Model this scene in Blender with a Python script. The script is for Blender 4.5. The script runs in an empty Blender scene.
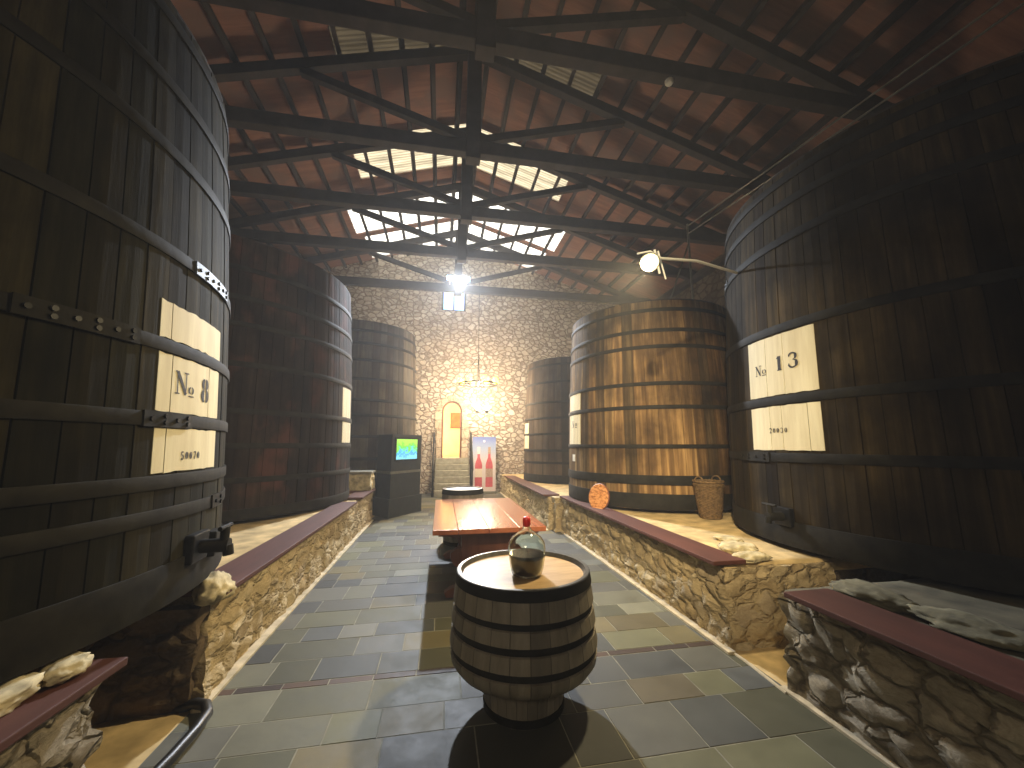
import bpy, bmesh, math, random
from mathutils import Vector, noise, Matrix
random.seed(7)
S = bpy.context.scene
COL = S.collection
PI = math.pi
R = math.radians

# ------------------------------------------------------------------ helpers
def tag(o, label=None, cat=None, group=None, kind=None):
    if label: o['label'] = label
    if cat: o['category'] = cat
    if group: o['group'] = group
    if kind: o['kind'] = kind
    return o

def thing(name, label, cat, loc, group=None, rz=0):
    o = bpy.data.objects.new(name, None); COL.objects.link(o)
    o.location = loc; o.rotation_euler = (0, 0, rz); o.empty_display_size = .1
    return tag(o, label, cat, group)

class MB:
    """collects shapes, in world coordinates, into one mesh"""
    def __init__(s): s.bm = bmesh.new(); s.cols = {}
    def box(s, x0, x1, y0, y1, z0, z1, M=None, bevel=0):
        vs = [Vector((x, y, z)) for x in (x0, x1) for y in (y0, y1) for z in (z0, z1)]
        if M: vs = [M @ v for v in vs]
        v = [s.bm.verts.new(p) for p in vs]
        fs = [s.bm.faces.new([v[i] for i in f]) for f in ((0,1,3,2),(4,6,7,5),(0,4,5,1),(2,3,7,6),(0,2,6,4),(1,5,7,3))]
        if bevel:
            es = list({e for f in fs for e in f.edges})
            bmesh.ops.bevel(s.bm, geom=es, offset=bevel, segments=2, affect='EDGES', profile=.6)
        return s
    def beam(s, a, b, w, h, up=(0,0,1), bevel=0):
        a = Vector(a); b = Vector(b); d = (b-a); L = d.length; d.normalize()
        sd = d.cross(Vector(up))
        if sd.length < 1e-4: sd = Vector((1,0,0))
        sd.normalize(); u = sd.cross(d)
        M = Matrix((( d.x, sd.x, u.x, a.x), (d.y, sd.y, u.y, a.y), (d.z, sd.z, u.z, a.z), (0,0,0,1)))
        return s.box(0, L, -w/2, w/2, -h/2, h/2, M, bevel)
    def tube(s, pts, r, n=10, cap=True):
        pts = [Vector(p) for p in pts]; rings = []
        prev = None
        for i, p in enumerate(pts):
            d = (pts[min(i+1, len(pts)-1)] - pts[max(i-1, 0)]).normalized()
            if prev is None:
                a = d.cross(Vector((0,0,1)))
                if a.length < .05: a = d.cross(Vector((1,0,0)))
            else: a = prev - d*prev.dot(d)
            a.normalize(); prev = a; b = d.cross(a)
            rr = r[i] if isinstance(r, (list, tuple)) else r
            rings.append([s.bm.verts.new(p + (a*math.cos(t) + b*math.sin(t))*rr) for t in [2*PI*k/n for k in range(n)]])
        for A, B in zip(rings, rings[1:]):
            for k in range(n): s.bm.faces.new((A[k], A[(k+1)%n], B[(k+1)%n], B[k]))
        if cap: s.bm.faces.new(rings[0][::-1]); s.bm.faces.new(rings[-1])
        return s
    def lathe(s, prof, c=(0,0,0), n=48, closed=False, M=None):
        c = Vector(c); rings = []
        for r, z in prof:
            if r < 1e-5:
                p = Vector((0,0,z)); p = (M @ p) if M else p
                rings.append([s.bm.verts.new(c + p)])
            else:
                ring = []
                for k in range(n):
                    p = Vector((r*math.cos(2*PI*k/n), r*math.sin(2*PI*k/n), z))
                    ring.append(s.bm.verts.new(c + ((M @ p) if M else p)))
                rings.append(ring)
        pairs = list(zip(rings, rings[1:]))
        if closed: pairs.append((rings[-1], rings[0]))
        for A, B in pairs:
            for k in range(n):
                k2 = (k+1) % n
                if len(A) == 1 and len(B) == 1: continue
                if len(A) == 1: s.bm.faces.new((A[0], B[k2], B[k]))
                elif len(B) == 1: s.bm.faces.new((A[k], A[k2], B[0]))
                else: s.bm.faces.new((A[k], A[k2], B[k2], B[k]))
        return s
    def ball(s, c, r, sub=2, scale=(1,1,1)):
        m = Matrix.Translation(Vector(c)) @ Matrix.Diagonal((r*scale[0], r*scale[1], r*scale[2], 1))
        bmesh.ops.create_icosphere(s.bm, subdivisions=sub, radius=1, matrix=m); return s
    def poly(s, pts, ext):
        """flat polygon pts extruded by vector ext"""
        e = Vector(ext); a = [s.bm.verts.new(Vector(p)) for p in pts]; b = [s.bm.verts.new(Vector(p)+e) for p in pts]
        s.bm.faces.new(a[::-1]); s.bm.faces.new(b)
        n = len(a)
        for i in range(n): s.bm.faces.new((a[i], a[(i+1)%n], b[(i+1)%n], b[i]))
        return s
    def build(s, name, m, parent=None, smooth=False, loc=None, normals=True):
        if normals: bmesh.ops.recalc_face_normals(s.bm, faces=s.bm.faces)
        off = Vector(parent_world(parent)) if parent else Vector(loc or (0,0,0))
        if parent or loc:
            if parent and parent_rot(parent): 
                Mi = Matrix.Rotation(-parent_rot(parent), 4, 'Z')
                for v in s.bm.verts: v.co = Mi @ (v.co - off)
            else:
                for v in s.bm.verts: v.co -= off
        me = bpy.data.meshes.new(name); s.bm.to_mesh(me); s.bm.free()
        if smooth:
            me.polygons.foreach_set('use_smooth', [True]*len(me.polygons))
            if smooth is not True: me.set_sharp_from_angle(angle=R(smooth))
        o = bpy.data.objects.new(name, me); COL.objects.link(o)
        me.materials.append(m)
        if parent: o.parent = parent
        elif loc: o.location = loc
        return o

def parent_world(p):
    v = Vector(p.location); q = p.parent
    while q: v = v + Vector(q.location); q = q.parent
    return v
def parent_rot(p):
    a = p.rotation_euler.z; q = p.parent
    while q: a += q.rotation_euler.z; q = q.parent
    return a

def copy_tree(o, parent=None):
    c = o.copy(); COL.objects.link(c); c.parent = parent
    for ch in [k for k in bpy.data.objects if k.parent == o]: copy_tree(ch, c)
    return c

# ------------------------------------------------------------------ materials
def new_mat(name):
    m = bpy.data.materials.new(name); m.use_nodes = True
    nt = m.node_tree; b = nt.nodes['Principled BSDF']
    return m, nt, b
def nd(nt, t, **kw):
    n = nt.nodes.new(t)
    for k, v in kw.items():
        if hasattr(n, k): setattr(n, k, v)
        else: n.inputs[k].default_value = v
    return n
def ramp(nt, stops, src=None):
    r = nt.nodes.new('ShaderNodeValToRGB')
    el = r.color_ramp.elements
    while len(el) < len(stops): el.new(.5)
    for e, (p, c) in zip(el, stops):
        e.position = p; e.color = (*c, 1) if len(c) == 3 else c
    if src is not None: nt.links.new(src, r.inputs[0])
    return r
def coords(nt, scale=(1,1,1), kind='Object', rot=(0,0,0)):
    t = nt.nodes.new('ShaderNodeTexCoord'); mp = nt.nodes.new('ShaderNodeMapping')
    mp.inputs['Scale'].default_value = scale; mp.inputs['Rotation'].default_value = rot
    nt.links.new(t.outputs[kind], mp.inputs[0]); return mp.outputs[0]
def mixc(nt, a, b, f, mode='MIX'):
    m = nt.nodes.new('ShaderNodeMix'); m.data_type = 'RGBA'; m.blend_type = mode
    for sock, v in ((m.inputs[6], a), (m.inputs[7], b), (m.inputs[0], f)):
        if hasattr(v, 'is_linked') or hasattr(v, 'links'): nt.links.new(v, sock)
        elif isinstance(v, (tuple, list)): sock.default_value = (*v, 1)
        else: sock.default_value = v
    return m.outputs[2]
def bump(nt, b, h, strength=.3, dist=.02):
    n = nt.nodes.new('ShaderNodeBump'); n.inputs['Strength'].default_value = strength; n.inputs['Distance'].default_value = dist
    nt.links.new(h, n.inputs['Height']); nt.links.new(n.outputs[0], b.inputs['Normal'])

def simple(name, c, rough=.6, metal=0, noise_amt=.25, nscale=12, bstr=.1, spec=.5):
    m, nt, b = new_mat(name)
    v = coords(nt)
    n = nd(nt, 'ShaderNodeTexNoise', Scale=nscale, Detail=5.0); nt.links.new(v, n.inputs[0])
    lo = tuple(x*(1-noise_amt) for x in c); hi = tuple(min(1, x*(1+noise_amt)) for x in c)
    r = ramp(nt, [(.3, lo), (.7, hi)], n.outputs[0])
    nt.links.new(r.outputs[0], b.inputs['Base Color'])
    b.inputs['Roughness'].default_value = rough; b.inputs['Metallic'].default_value = metal
    b.inputs['Specular IOR Level'].default_value = spec
    if bstr: bump(nt, b, n.outputs[0], bstr, .01)
    return m

def emis(name, c, st):
    m, nt, b = new_mat(name)
    b.inputs['Base Color'].default_value = (*c, 1)
    b.inputs['Emission Color'].default_value = (*c, 1); b.inputs['Emission Strength'].default_value = st
    return m

def wood(name, lo, hi, scale=(14,14,1.2), rough=.6, attr=False, blotch=None, bstr=.25):
    m, nt, b = new_mat(name)
    v = coords(nt, scale)
    n = nd(nt, 'ShaderNodeTexNoise', Scale=1.0, Detail=7.0, Roughness=.65); nt.links.new(v, n.inputs[0])
    r = ramp(nt, [(.28, lo), (.55, tuple((a+c)/2 for a, c in zip(lo, hi))), (.78, hi)], n.outputs[0])
    c = r.outputs[0]
    if blotch:
        v2 = coords(nt, (1.3, 1.3, .9))
        n2 = nd(nt, 'ShaderNodeTexNoise', Scale=1.6, Detail=4.0); nt.links.new(v2, n2.inputs[0])
        r2 = ramp(nt, [(.45, (0,0,0)), (.62, (1,1,1))], n2.outputs[0])
        c = mixc(nt, c, blotch, r2.outputs[0])
    if attr:
        a = nd(nt, 'ShaderNodeAttribute', attribute_name='stave')
        c = mixc(nt, c, a.outputs['Color'], 1.0, 'MULTIPLY')
    nt.links.new(c, b.inputs['Base Color'])
    b.inputs['Roughness'].default_value = rough
    bump(nt, b, n.outputs[0], bstr, .01)
    return m

def stone(name, scale, cols, mortar, thr=(.02, .09), bstr=.8, dist=.04, stretch=(1,1,1.5), rough=.9, warp=.12, mscale=3.5, fine=.8):
    m, nt, b = new_mat(name)
    v = coords(nt, tuple(scale*s for s in stretch))
    n = nd(nt, 'ShaderNodeTexNoise', Scale=mscale*.5, Detail=3.0); nt.links.new(v, n.inputs[0])
    vm = nt.nodes.new('ShaderNodeVectorMath'); vm.operation = 'SCALE'; vm.inputs['Scale'].default_value = warp*4
    nt.links.new(n.outputs['Color'], vm.inputs[0])
    va = nt.nodes.new('ShaderNodeVectorMath'); va.operation = 'ADD'
    nt.links.new(v, va.inputs[0]); nt.links.new(vm.outputs[0], va.inputs[1])
    vo = nd(nt, 'ShaderNodeTexVoronoi', feature='DISTANCE_TO_EDGE', Scale=1.0); nt.links.new(va.outputs[0], vo.inputs[0])
    vc = nd(nt, 'ShaderNodeTexVoronoi', feature='F1', Scale=1.0); nt.links.new(va.outputs[0], vc.inputs[0])
    sp = nt.nodes.new('ShaderNodeSeparateColor'); nt.links.new(vc.outputs['Color'], sp.inputs[0])
    rc = ramp(nt, [(i/(len(cols)-1), c) for i, c in enumerate(cols)], sp.outputs[0])
    n2 = nd(nt, 'ShaderNodeTexNoise', Scale=fine*9, Detail=8.0, Roughness=.7); nt.links.new(va.outputs[0], n2.inputs[0])
    r2 = ramp(nt, [(.3, (.55,.52,.48)), (.7, (1.0,1.0,1.0))], n2.outputs[0])
    c = mixc(nt, rc.outputs[0], r2.outputs[0], .85, 'MULTIPLY')
    re = ramp(nt, [(thr[0], (0,0,0)), (thr[1], (1,1,1))], vo.outputs['Distance'])
    c = mixc(nt, mortar, c, re.outputs[0])
    nt.links.new(c, b.inputs['Base Color']); b.inputs['Roughness'].default_value = rough; b.inputs['Specular IOR Level'].default_value = .15
    ad = nt.nodes.new('ShaderNodeMath'); ad.operation = 'MULTIPLY_ADD'; ad.inputs[1].default_value = .35
    nt.links.new(n2.outputs[0], ad.inputs[0]); nt.links.new(re.outputs[0], ad.inputs[2])
    bump(nt, b, ad.outputs[0], bstr, dist)
    return m

M = {}
M['iron'] = simple('hoop_iron', (.017,.0155,.012), .7, .1, .45, 9, .3, .2)
M['iron_bright'] = simple('worn_hoop_iron', (.10,.11,.12), .55, .5, .3, 12, .2)
M['black_iron'] = simple('black_iron', (.02,.02,.02), .45, .7, .3, 20, .1)
M['beam'] = wood('old_roof_beam', (.018,.014,.013), (.06,.045,.038), (3,3,3), .8)
M['deck'] = wood('red_brown_roof_boards', (.17,.078,.055), (.36,.175,.118), (.7,9,.7), .85, blotch=(.19,.11,.085))
M['plaque'] = wood('cream_painted_panel', (.62,.54,.34), (.92,.86,.62), (9,9,.8), .7, bstr=.15)
M['ink'] = simple('black_stencil_ink', (.02,.015,.012), .7, 0, .3, 30, 0)
M['board'] = wood('oxblood_painted_board', (.06,.019,.012), (.12,.038,.025), (6,1.2,6), .6)
M['sand'] = simple('sandy_render', (.56,.42,.21), .95, 0, .35, 5, .5)
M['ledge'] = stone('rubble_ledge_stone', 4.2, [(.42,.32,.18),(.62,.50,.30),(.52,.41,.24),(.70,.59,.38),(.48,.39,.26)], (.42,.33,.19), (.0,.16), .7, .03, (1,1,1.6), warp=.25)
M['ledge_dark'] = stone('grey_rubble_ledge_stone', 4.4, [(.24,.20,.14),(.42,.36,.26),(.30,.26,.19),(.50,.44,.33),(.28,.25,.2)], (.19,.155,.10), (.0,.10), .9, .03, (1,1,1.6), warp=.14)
M['ledge_gap'] = stone('shaded_gap_masonry', 3.0, [(.10,.075,.05),(.2,.15,.10),(.14,.105,.07)], (.07,.052,.035), (.0,.15), .7, .03, (1,1,1.4), warp=.25)  # masonry darkened to stand in for the shade inside the gap
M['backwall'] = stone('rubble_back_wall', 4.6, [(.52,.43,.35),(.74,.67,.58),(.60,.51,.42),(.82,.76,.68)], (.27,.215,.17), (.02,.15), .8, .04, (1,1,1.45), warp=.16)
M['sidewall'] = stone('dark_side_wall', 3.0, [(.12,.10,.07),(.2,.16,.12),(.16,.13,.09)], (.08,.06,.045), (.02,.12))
M['voussoir'] = stone('dressed_arch_stone', 3.0, [(.55,.44,.33),(.66,.56,.43)], (.3,.22,.16), (.0,.05), .4, .02)
M['dim_top'] = simple('dimmed_render', (.12,.105,.065), .95, 0, .4, 6, .5)  # render colour lowered to imitate the dim light on the near ledges
M['boulder_dim'] = simple('dimmed_boulder', (.16,.145,.09), .95, 0, .45, 11, .9)  # boulder colour lowered to imitate the dim near right side
M['boulder'] = simple('pale_rough_boulder', (.50,.43,.27), .95, 0, .45, 11, .9)
M['cream'] = simple('cream_plaster', (.85,.72,.45), .9, 0, .08, 4, .1)
M['tread'] = simple('grey_stone_tread', (.25,.235,.18), .8, 0, .25, 8, .3)
M['table'] = wood('red_brown_table_wood', (.20,.055,.025), (.42,.15,.07), (7,1.0,7), .2, bstr=.08)
M['table_dark'] = wood('dark_table_wood', (.13,.04,.022), (.24,.085,.045), (9,9,1.5), .45)
M['cask'] = wood('grey_brown_cask_wood', (.15,.13,.10), (.36,.32,.25), (12,12,1.5), .6, attr=True)
M['cask_head'] = wood('pale_cask_head', (.30,.18,.075), (.62,.44,.22), (3,16,3), .45)
M['kiosk'] = simple('charcoal_kiosk_paint', (.028,.031,.028), .55, 0, .2, 6, .05)
M['kiosk_strip'] = simple('grey_kiosk_strip', (.22,.21,.16), .5, .2, .15, 8, .05)
M['wicker'] = simple('woven_wicker', (.16,.10,.045), .75, 0, .5, 30, .6)
M['white_metal'] = simple('white_painted_metal', (.75,.74,.68), .4, 0, .1, 10, 0)
M['steel'] = simple('grey_steel_pipe', (.22,.21,.17), .4, .7, .2, 10, .05)
M['curb'] = simple('pale_curb_mortar', (.50,.43,.30), .9, 0, .3, 9, .3)
M['hose'] = simple('black_rubber', (.012,.012,.012), .4, 0, .2, 20, 0)
M['banner_w'] = simple('white_banner_print', (.86,.83,.84), .6, 0, .03, 5, 0)
M['rose'] = simple('rose_wine_print', (.48,.075,.10), .6, 0, .15, 9, 0)
M['pink'] = simple('pale_pink_print', (.86,.62,.60), .6, 0, .08, 9, 0)
M['label_w'] = simple('cream_label_print', (.62,.54,.44), .6, 0, .05, 9, 0)
M['label_d'] = simple('brown_label_print', (.36,.26,.20), .6, 0, .3, 20, 0)
M['wax'] = simple('red_wax', (.55,.02,.015), .35, 0, .15, 20, .1)
M['orange'] = simple('orange_painting', (.72,.14,.03), .6, 0, .3, 6, 0)

def disc_mat():
    m, nt, b = new_mat('orange_painted_disc')
    n = nd(nt, 'ShaderNodeTexNoise', Scale=16.0, Detail=6.0); nt.links.new(coords(nt, (1,1,2.2)), n.inputs[0])
    r = ramp(nt, [(.35, (.34,.11,.03)), (.5, (.70,.30,.10)), (.62, (.80,.42,.17))], n.outputs[0])
    nt.links.new(r.outputs[0], b.inputs['Base Color']); b.inputs['Roughness'].default_value = .6
    return m
M['disc'] = disc_mat()

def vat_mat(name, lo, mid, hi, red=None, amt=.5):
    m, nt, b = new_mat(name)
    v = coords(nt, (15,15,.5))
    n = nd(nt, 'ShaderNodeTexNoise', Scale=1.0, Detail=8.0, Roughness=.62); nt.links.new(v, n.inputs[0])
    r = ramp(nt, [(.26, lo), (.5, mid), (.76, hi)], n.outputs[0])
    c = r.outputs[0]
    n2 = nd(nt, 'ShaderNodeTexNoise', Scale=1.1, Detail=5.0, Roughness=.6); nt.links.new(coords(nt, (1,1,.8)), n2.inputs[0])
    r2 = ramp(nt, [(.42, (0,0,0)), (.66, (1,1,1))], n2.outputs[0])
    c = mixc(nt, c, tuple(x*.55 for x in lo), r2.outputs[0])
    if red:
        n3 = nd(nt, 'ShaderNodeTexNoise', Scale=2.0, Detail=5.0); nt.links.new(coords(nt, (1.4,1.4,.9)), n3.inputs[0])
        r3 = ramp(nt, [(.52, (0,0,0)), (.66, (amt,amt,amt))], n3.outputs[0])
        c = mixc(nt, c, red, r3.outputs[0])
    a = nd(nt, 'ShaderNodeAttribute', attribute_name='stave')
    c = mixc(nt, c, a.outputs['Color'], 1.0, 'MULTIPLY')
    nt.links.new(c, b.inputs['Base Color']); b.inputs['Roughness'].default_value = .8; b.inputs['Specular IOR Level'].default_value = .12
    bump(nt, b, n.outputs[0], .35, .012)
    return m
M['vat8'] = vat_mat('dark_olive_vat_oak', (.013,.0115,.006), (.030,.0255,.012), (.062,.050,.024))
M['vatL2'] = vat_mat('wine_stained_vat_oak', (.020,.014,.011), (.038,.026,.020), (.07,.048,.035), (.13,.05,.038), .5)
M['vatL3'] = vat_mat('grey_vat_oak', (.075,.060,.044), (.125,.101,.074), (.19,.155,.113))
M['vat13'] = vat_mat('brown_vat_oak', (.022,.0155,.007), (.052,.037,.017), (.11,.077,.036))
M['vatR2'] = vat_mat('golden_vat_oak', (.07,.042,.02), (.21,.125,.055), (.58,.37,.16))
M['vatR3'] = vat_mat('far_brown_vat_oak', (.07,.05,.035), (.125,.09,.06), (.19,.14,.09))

def glassy(name, c, rough=.02, ior=1.45):
    m, nt, b = new_mat(name)
    b.inputs['Base Color'].default_value = (*c, 1); b.inputs['Roughness'].default_value = rough
    b.inputs['Transmission Weight'].default_value = 1; b.inputs['IOR'].default_value = ior
    return m
M['glass'] = glassy('clear_greenish_glass', (.90,.96,.90))
M['wine'] = simple('dark_wine', (.022,.008,.006), .08, 0, .1, 5, 0)

def skylight_mat(name, col, tr):
    m, nt, b = new_mat(name)
    out = nt.nodes['Material Output']
    n = nd(nt, 'ShaderNodeTexNoise', Scale=2.5, Detail=4.0); nt.links.new(coords(nt, (.6,2.5,1)), n.inputs[0])
    r = ramp(nt, [(.3, tuple(c*.55 for c in col)), (.65, col)], n.outputs[0])
    wv = nd(nt, 'ShaderNodeTexWave', Scale=3.6, Distortion=.8); wv.wave_type = 'BANDS'; wv.bands_direction = 'Y'
    nt.links.new(coords(nt), wv.inputs[0]); rw = ramp(nt, [(.2, (.55,.54,.52)), (.7, (1,1,1))], wv.outputs[0])
    cc = mixc(nt, r.outputs[0], rw.outputs[0], 1.0, 'MULTIPLY')
    t = nt.nodes.new('ShaderNodeBsdfTransparent'); nt.links.new(cc, t.inputs[0])
    d = nt.nodes.new('ShaderNodeBsdfTranslucent'); nt.links.new(cc, d.inputs[0])
    mx = nt.nodes.new('ShaderNodeMixShader'); mx.inputs[0].default_value = tr
    nt.links.new(t.outputs[0], mx.inputs[1]); nt.links.new(d.outputs[0], mx.inputs[2])
    nt.links.new(mx.outputs[0], out.inputs[0]); nt.nodes.remove(b)
    return m
M['sky_tan'] = skylight_mat('dark_tan_translucent_sheet', (.026,.020,.012), .7)  # nearest sheets carry the darkest tint of the three
M['sky_mid'] = skylight_mat('mid_tan_translucent_sheet', (.36,.31,.22), .6)
M['sky_clear'] = skylight_mat('clear_translucent_sheet', (.95,.95,.9), .4)

# ------------------------------------------------------------------ the room
XL, XR, YF, YB = -6.2, 7.8, -4.0, 14.0
RX, RZ, SL = .43, 9.36, .31           # ridge x, roof underside height, slope
def roofz(x): return RZ - SL*abs(x-RX)

def struct(mb, name, m, **kw): return tag(mb.build(name, m, **kw), kind='structure')

b = MB(); b.box(XL-.3, XR+.3, YF-.3, YB+.3, -.3, -.005); struct(b, 'floor', M['sand'])
# slate paving of the aisle: individual slabs in courses
def tiles():
    bm = bmesh.new(); lay = bm.loops.layers.color.new('slate')
    pal = [(.165,.165,.155), (.20,.20,.185), (.145,.15,.15), (.20,.20,.155), (.225,.225,.195), (.18,.18,.145), (.16,.165,.165), (.215,.20,.145), (.18,.185,.18)]
    y = -3.0; x0, x1 = -1.50, 2.38; g = .0025
    while y < YB-.02:
        if 3.12 < y+.05 < 3.25: dy = .07
        else: dy = random.choice((.26,.30,.34,.40,.30))
        if y < 3.15 < y+dy: dy = 3.16-y
        strip = dy < .1
        x = x0 - random.random()*.3
        while x < x1:
            dx = random.choice((.30,.38,.45,.52,.6)) if not strip else random.choice((.3,.4))
            a, c = max(x, x0), min(x+dx, x1)
            if c-a > .03:
                z = random.uniform(-.0015, .0015)
                col = random.choice(pal) if not strip else random.choice([(.15,.115,.09),(.13,.105,.09)])
                if random.random() < .03: col = (.185,.17,.135)
                k = random.uniform(1.6, 2.1); col = tuple(q*k for q in col)+(1,)
                vt = [bm.verts.new(p) for p in ((a+g+.002,y+g+.002,z),(c-g-.002,y+g+.002,z),(c-g-.002,y+dy-g-.002,z),(a+g+.002,y+dy-g-.002,z))]
                vb = [bm.verts.new(p) for p in ((a+g,y+g,z-.008),(c-g,y+g,z-.008),(c-g,y+dy-g,z-.008),(a+g,y+dy-g,z-.008))]
                fs = [bm.faces.new(vt)] + [bm.faces.new((vb[i], vb[(i+1)%4], vt[(i+1)%4], vt[i])) for i in range(4)]
                for f in fs:
                    for l in f.loops: l[lay] = col
            x += dx
        y += dy
    me = bpy.data.meshes.new('paving'); bm.to_mesh(me); bm.free()
    m, nt, b = new_mat('slate_paving')
    a = nd(nt, 'ShaderNodeAttribute', attribute_name='slate')
    n = nd(nt, 'ShaderNodeTexNoise', Scale=4.0, Detail=7.0, Roughness=.65); nt.links.new(coords(nt), n.inputs[0])
    r = ramp(nt, [(.3, (.78,.78,.78)), (.7, (1.1,1.09,1.05))], n.outputs[0])
    nt.links.new(mixc(nt, a.outputs['Color'], r.outputs[0], 1.0, 'MULTIPLY'), b.inputs['Base Color'])
    r2 = ramp(nt, [(.3, (.50,.50,.50)), (.7, (.68,.68,.68))], n.outputs[0]); nt.links.new(r2.outputs[0], b.inputs['Roughness'])
    n3 = nd(nt, 'ShaderNodeTexNoise', Scale=11.0, Detail=5.0); nt.links.new(coords(nt), n3.inputs[0])
    bump(nt, b, n3.outputs[0], .22, .01)
    b.inputs['Specular IOR Level'].default_value = .35
    me.materials.append(m)
    o = bpy.data.objects.new('floor', me); COL.objects.link(o); tag(o, kind='structure'); o.name = 'floor_paving'
    return o
tiles()
b = MB(); b.box(-1.50, 2.38, -3.0, YB-.02, -.0049, -.0022); struct(b, 'floor_grout', simple('dark_grey_grout', (.24,.235,.19), .9, 0, .3, 9, .1))

# side walls
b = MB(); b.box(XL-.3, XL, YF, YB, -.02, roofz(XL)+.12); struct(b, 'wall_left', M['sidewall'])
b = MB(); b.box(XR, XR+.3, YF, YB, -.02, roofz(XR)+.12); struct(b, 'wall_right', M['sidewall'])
b = MB(); b.poly([(XL-.3,YF-.3,-.02),(XR+.3,YF-.3,-.02),(XR+.3,YF-.3,roofz(XR)),(RX,YF-.3,RZ+.1),(XL-.3,YF-.3,roofz(XL))], (0,.3,0)); struct(b, 'wall_front', M['sidewall'])

# back wall with an arched doorway and a square window
DX, DW, DZ0, DZS = .36, .36, 1.2, 2.86     # door centre, half width, sill, spring line
WX0, WX1, WZ0, WZ1 = -.12, .78, 6.62, 7.75
def back_wall():
    bm = bmesh.new()
    arch = [(DX+DW*math.cos(t), DZS+DW*math.sin(t)) for t in [PI*k/12 for k in range(13)]]  # right to left
    outer_holes = [[(DX-DW, DZ0), (DX+DW, DZ0)] + arch, [(WX0,WZ0),(WX1,WZ0),(WX1,WZ1),(WX0,WZ1)]]
    outline = [(XL-.3,-.02),(XR+.3,-.02),(XR+.3,roofz(XR+.3)+.1),(RX,RZ+.1),(XL-.3,roofz(XL-.3)+.1)]
    edges = []
    for loop in [outline]+outer_holes:
        vs = [bm.verts.new((x, YB, z)) for x, z in loop]
        edges += [bm.edges.new((vs[i], vs[(i+1)%len(vs)])) for i in range(len(vs))]
    bmesh.ops.triangle_fill(bm, edges=edges, use_beauty=True)
    g = bmesh.ops.extrude_face_region(bm, geom=bm.faces[:])
    for e in g['geom']:
        if isinstance(e, bmesh.types.BMVert): e.co.y += .45
    bmesh.ops.recalc_face_normals(bm, faces=bm.faces)
    me = bpy.data.meshes.new('wall_back'); bm.to_mesh(me); bm.free(); me.materials.append(M['backwall'])
    o = bpy.data.objects.new('wall_back', me); COL.objects.link(o); tag(o, kind='structure')
back_wall()

# arch surround: dressed stones
ds = thing('door_1', None, None, (DX, YB, DZ0)); del_keys = None
tag(ds, kind='structure')
b = MB()
for i in range(9):
    t0, t1 = PI*i/9+.02, PI*(i+1)/9-.02
    pts = [(DX+r*math.cos(t), YB-.05, DZS+r*math.sin(t)) for r, ts in ((DW-.0, (t0,t1)), (DW+.2, (t1,t0))) for t in ts]
    b.poly(pts, (0, .12, 0))
for s in (-1, 1):
    z = DZ0
    for h in (.36, .30, .34, .32, .33):
        w = random.choice((.17, .24)); xa = DX+s*DW
        b.box(min(xa, xa+s*w), max(xa, xa+s*w), YB-.05, YB+.07, z+.01, min(z+h, DZS)-.01, bevel=.01); z += h
b.build('door_surround', M['voussoir'], ds)
b = MB()
for s in (-1, 1): b.box(DX+s*(DW-.03)-.03, DX+s*(DW-.03)+.03, YB+.1, YB+.18, DZ0, DZS)
pts = [(DX+r*math.cos(t), DZS+r*math.sin(t)) for r, ts in ((DW, [PI*k/16 for k in range(17)]), (DW-.06, [PI*k/16 for k in range(16,-1,-1)])) for t in ts]
n = 17
va = [b.bm.verts.new((x, YB+.1, z)) for x, z in pts]; vb = [b.bm.verts.new((x, YB+.18, z)) for x, z in pts]
for i in range(16):
    j = 33-i
    b.bm.faces.new((va[i], va[i+1], va[j-1], va[j])); b.bm.faces.new((vb[j], vb[j-1], vb[i+1], vb[i]))
    b.bm.faces.new((va[i], vb[i], vb[i+1], va[i+1])); b.bm.faces.new((va[j], va[j-1], vb[j-1], vb[j]))
b.build('door_frame', M['table_dark'], ds)

# lit room beyond the doorway
b = MB()
y0, y1, x0, x1, z0, z1 = YB+.45, YB+3.2, -1.4, 2.2, DZ0, 4.2
b.box(x0, x1, y1, y1+.1, z0, z1); b.box(x0-.1, x0, y0, y1+.1, z0, z1); b.box(x1, x1+.1, y0, y1+.1, z0, z1)
b.box(x0-.1, x1+.1, y0, y1+.1, z1, z1+.1)
struct(b, 'wall_passage', M['cream'])
b = MB(); b.box(x0-.1, x1+.1, YB+.46, y1+.1, z0-.12, z0-.002); struct(b, 'floor_passage', M['tread'])
b = MB(); b.box(-.6, 1.8, YB+1.6, YB+1.72, 3.42, 3.58, bevel=.01)
tag(b.build('lintel_beam', M['cask_head']), 'honey coloured wooden beam crossing the lit room seen through the arched doorway', 'beam')
P = thing('wall_picture', 'orange framed picture on the wall of the lit room beyond the doorway', 'picture', (.62, y1, 2.6))
b = MB(); b.box(.38, .98, y1-.05, y1, 2.38, 3.05, bevel=.01); b.build('picture_frame', M['table'], P)
b = MB(); b.box(.42, .94, y1-.056, y1-.05, 2.42, 3.01); b.build('canvas', M['orange'], P)

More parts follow.
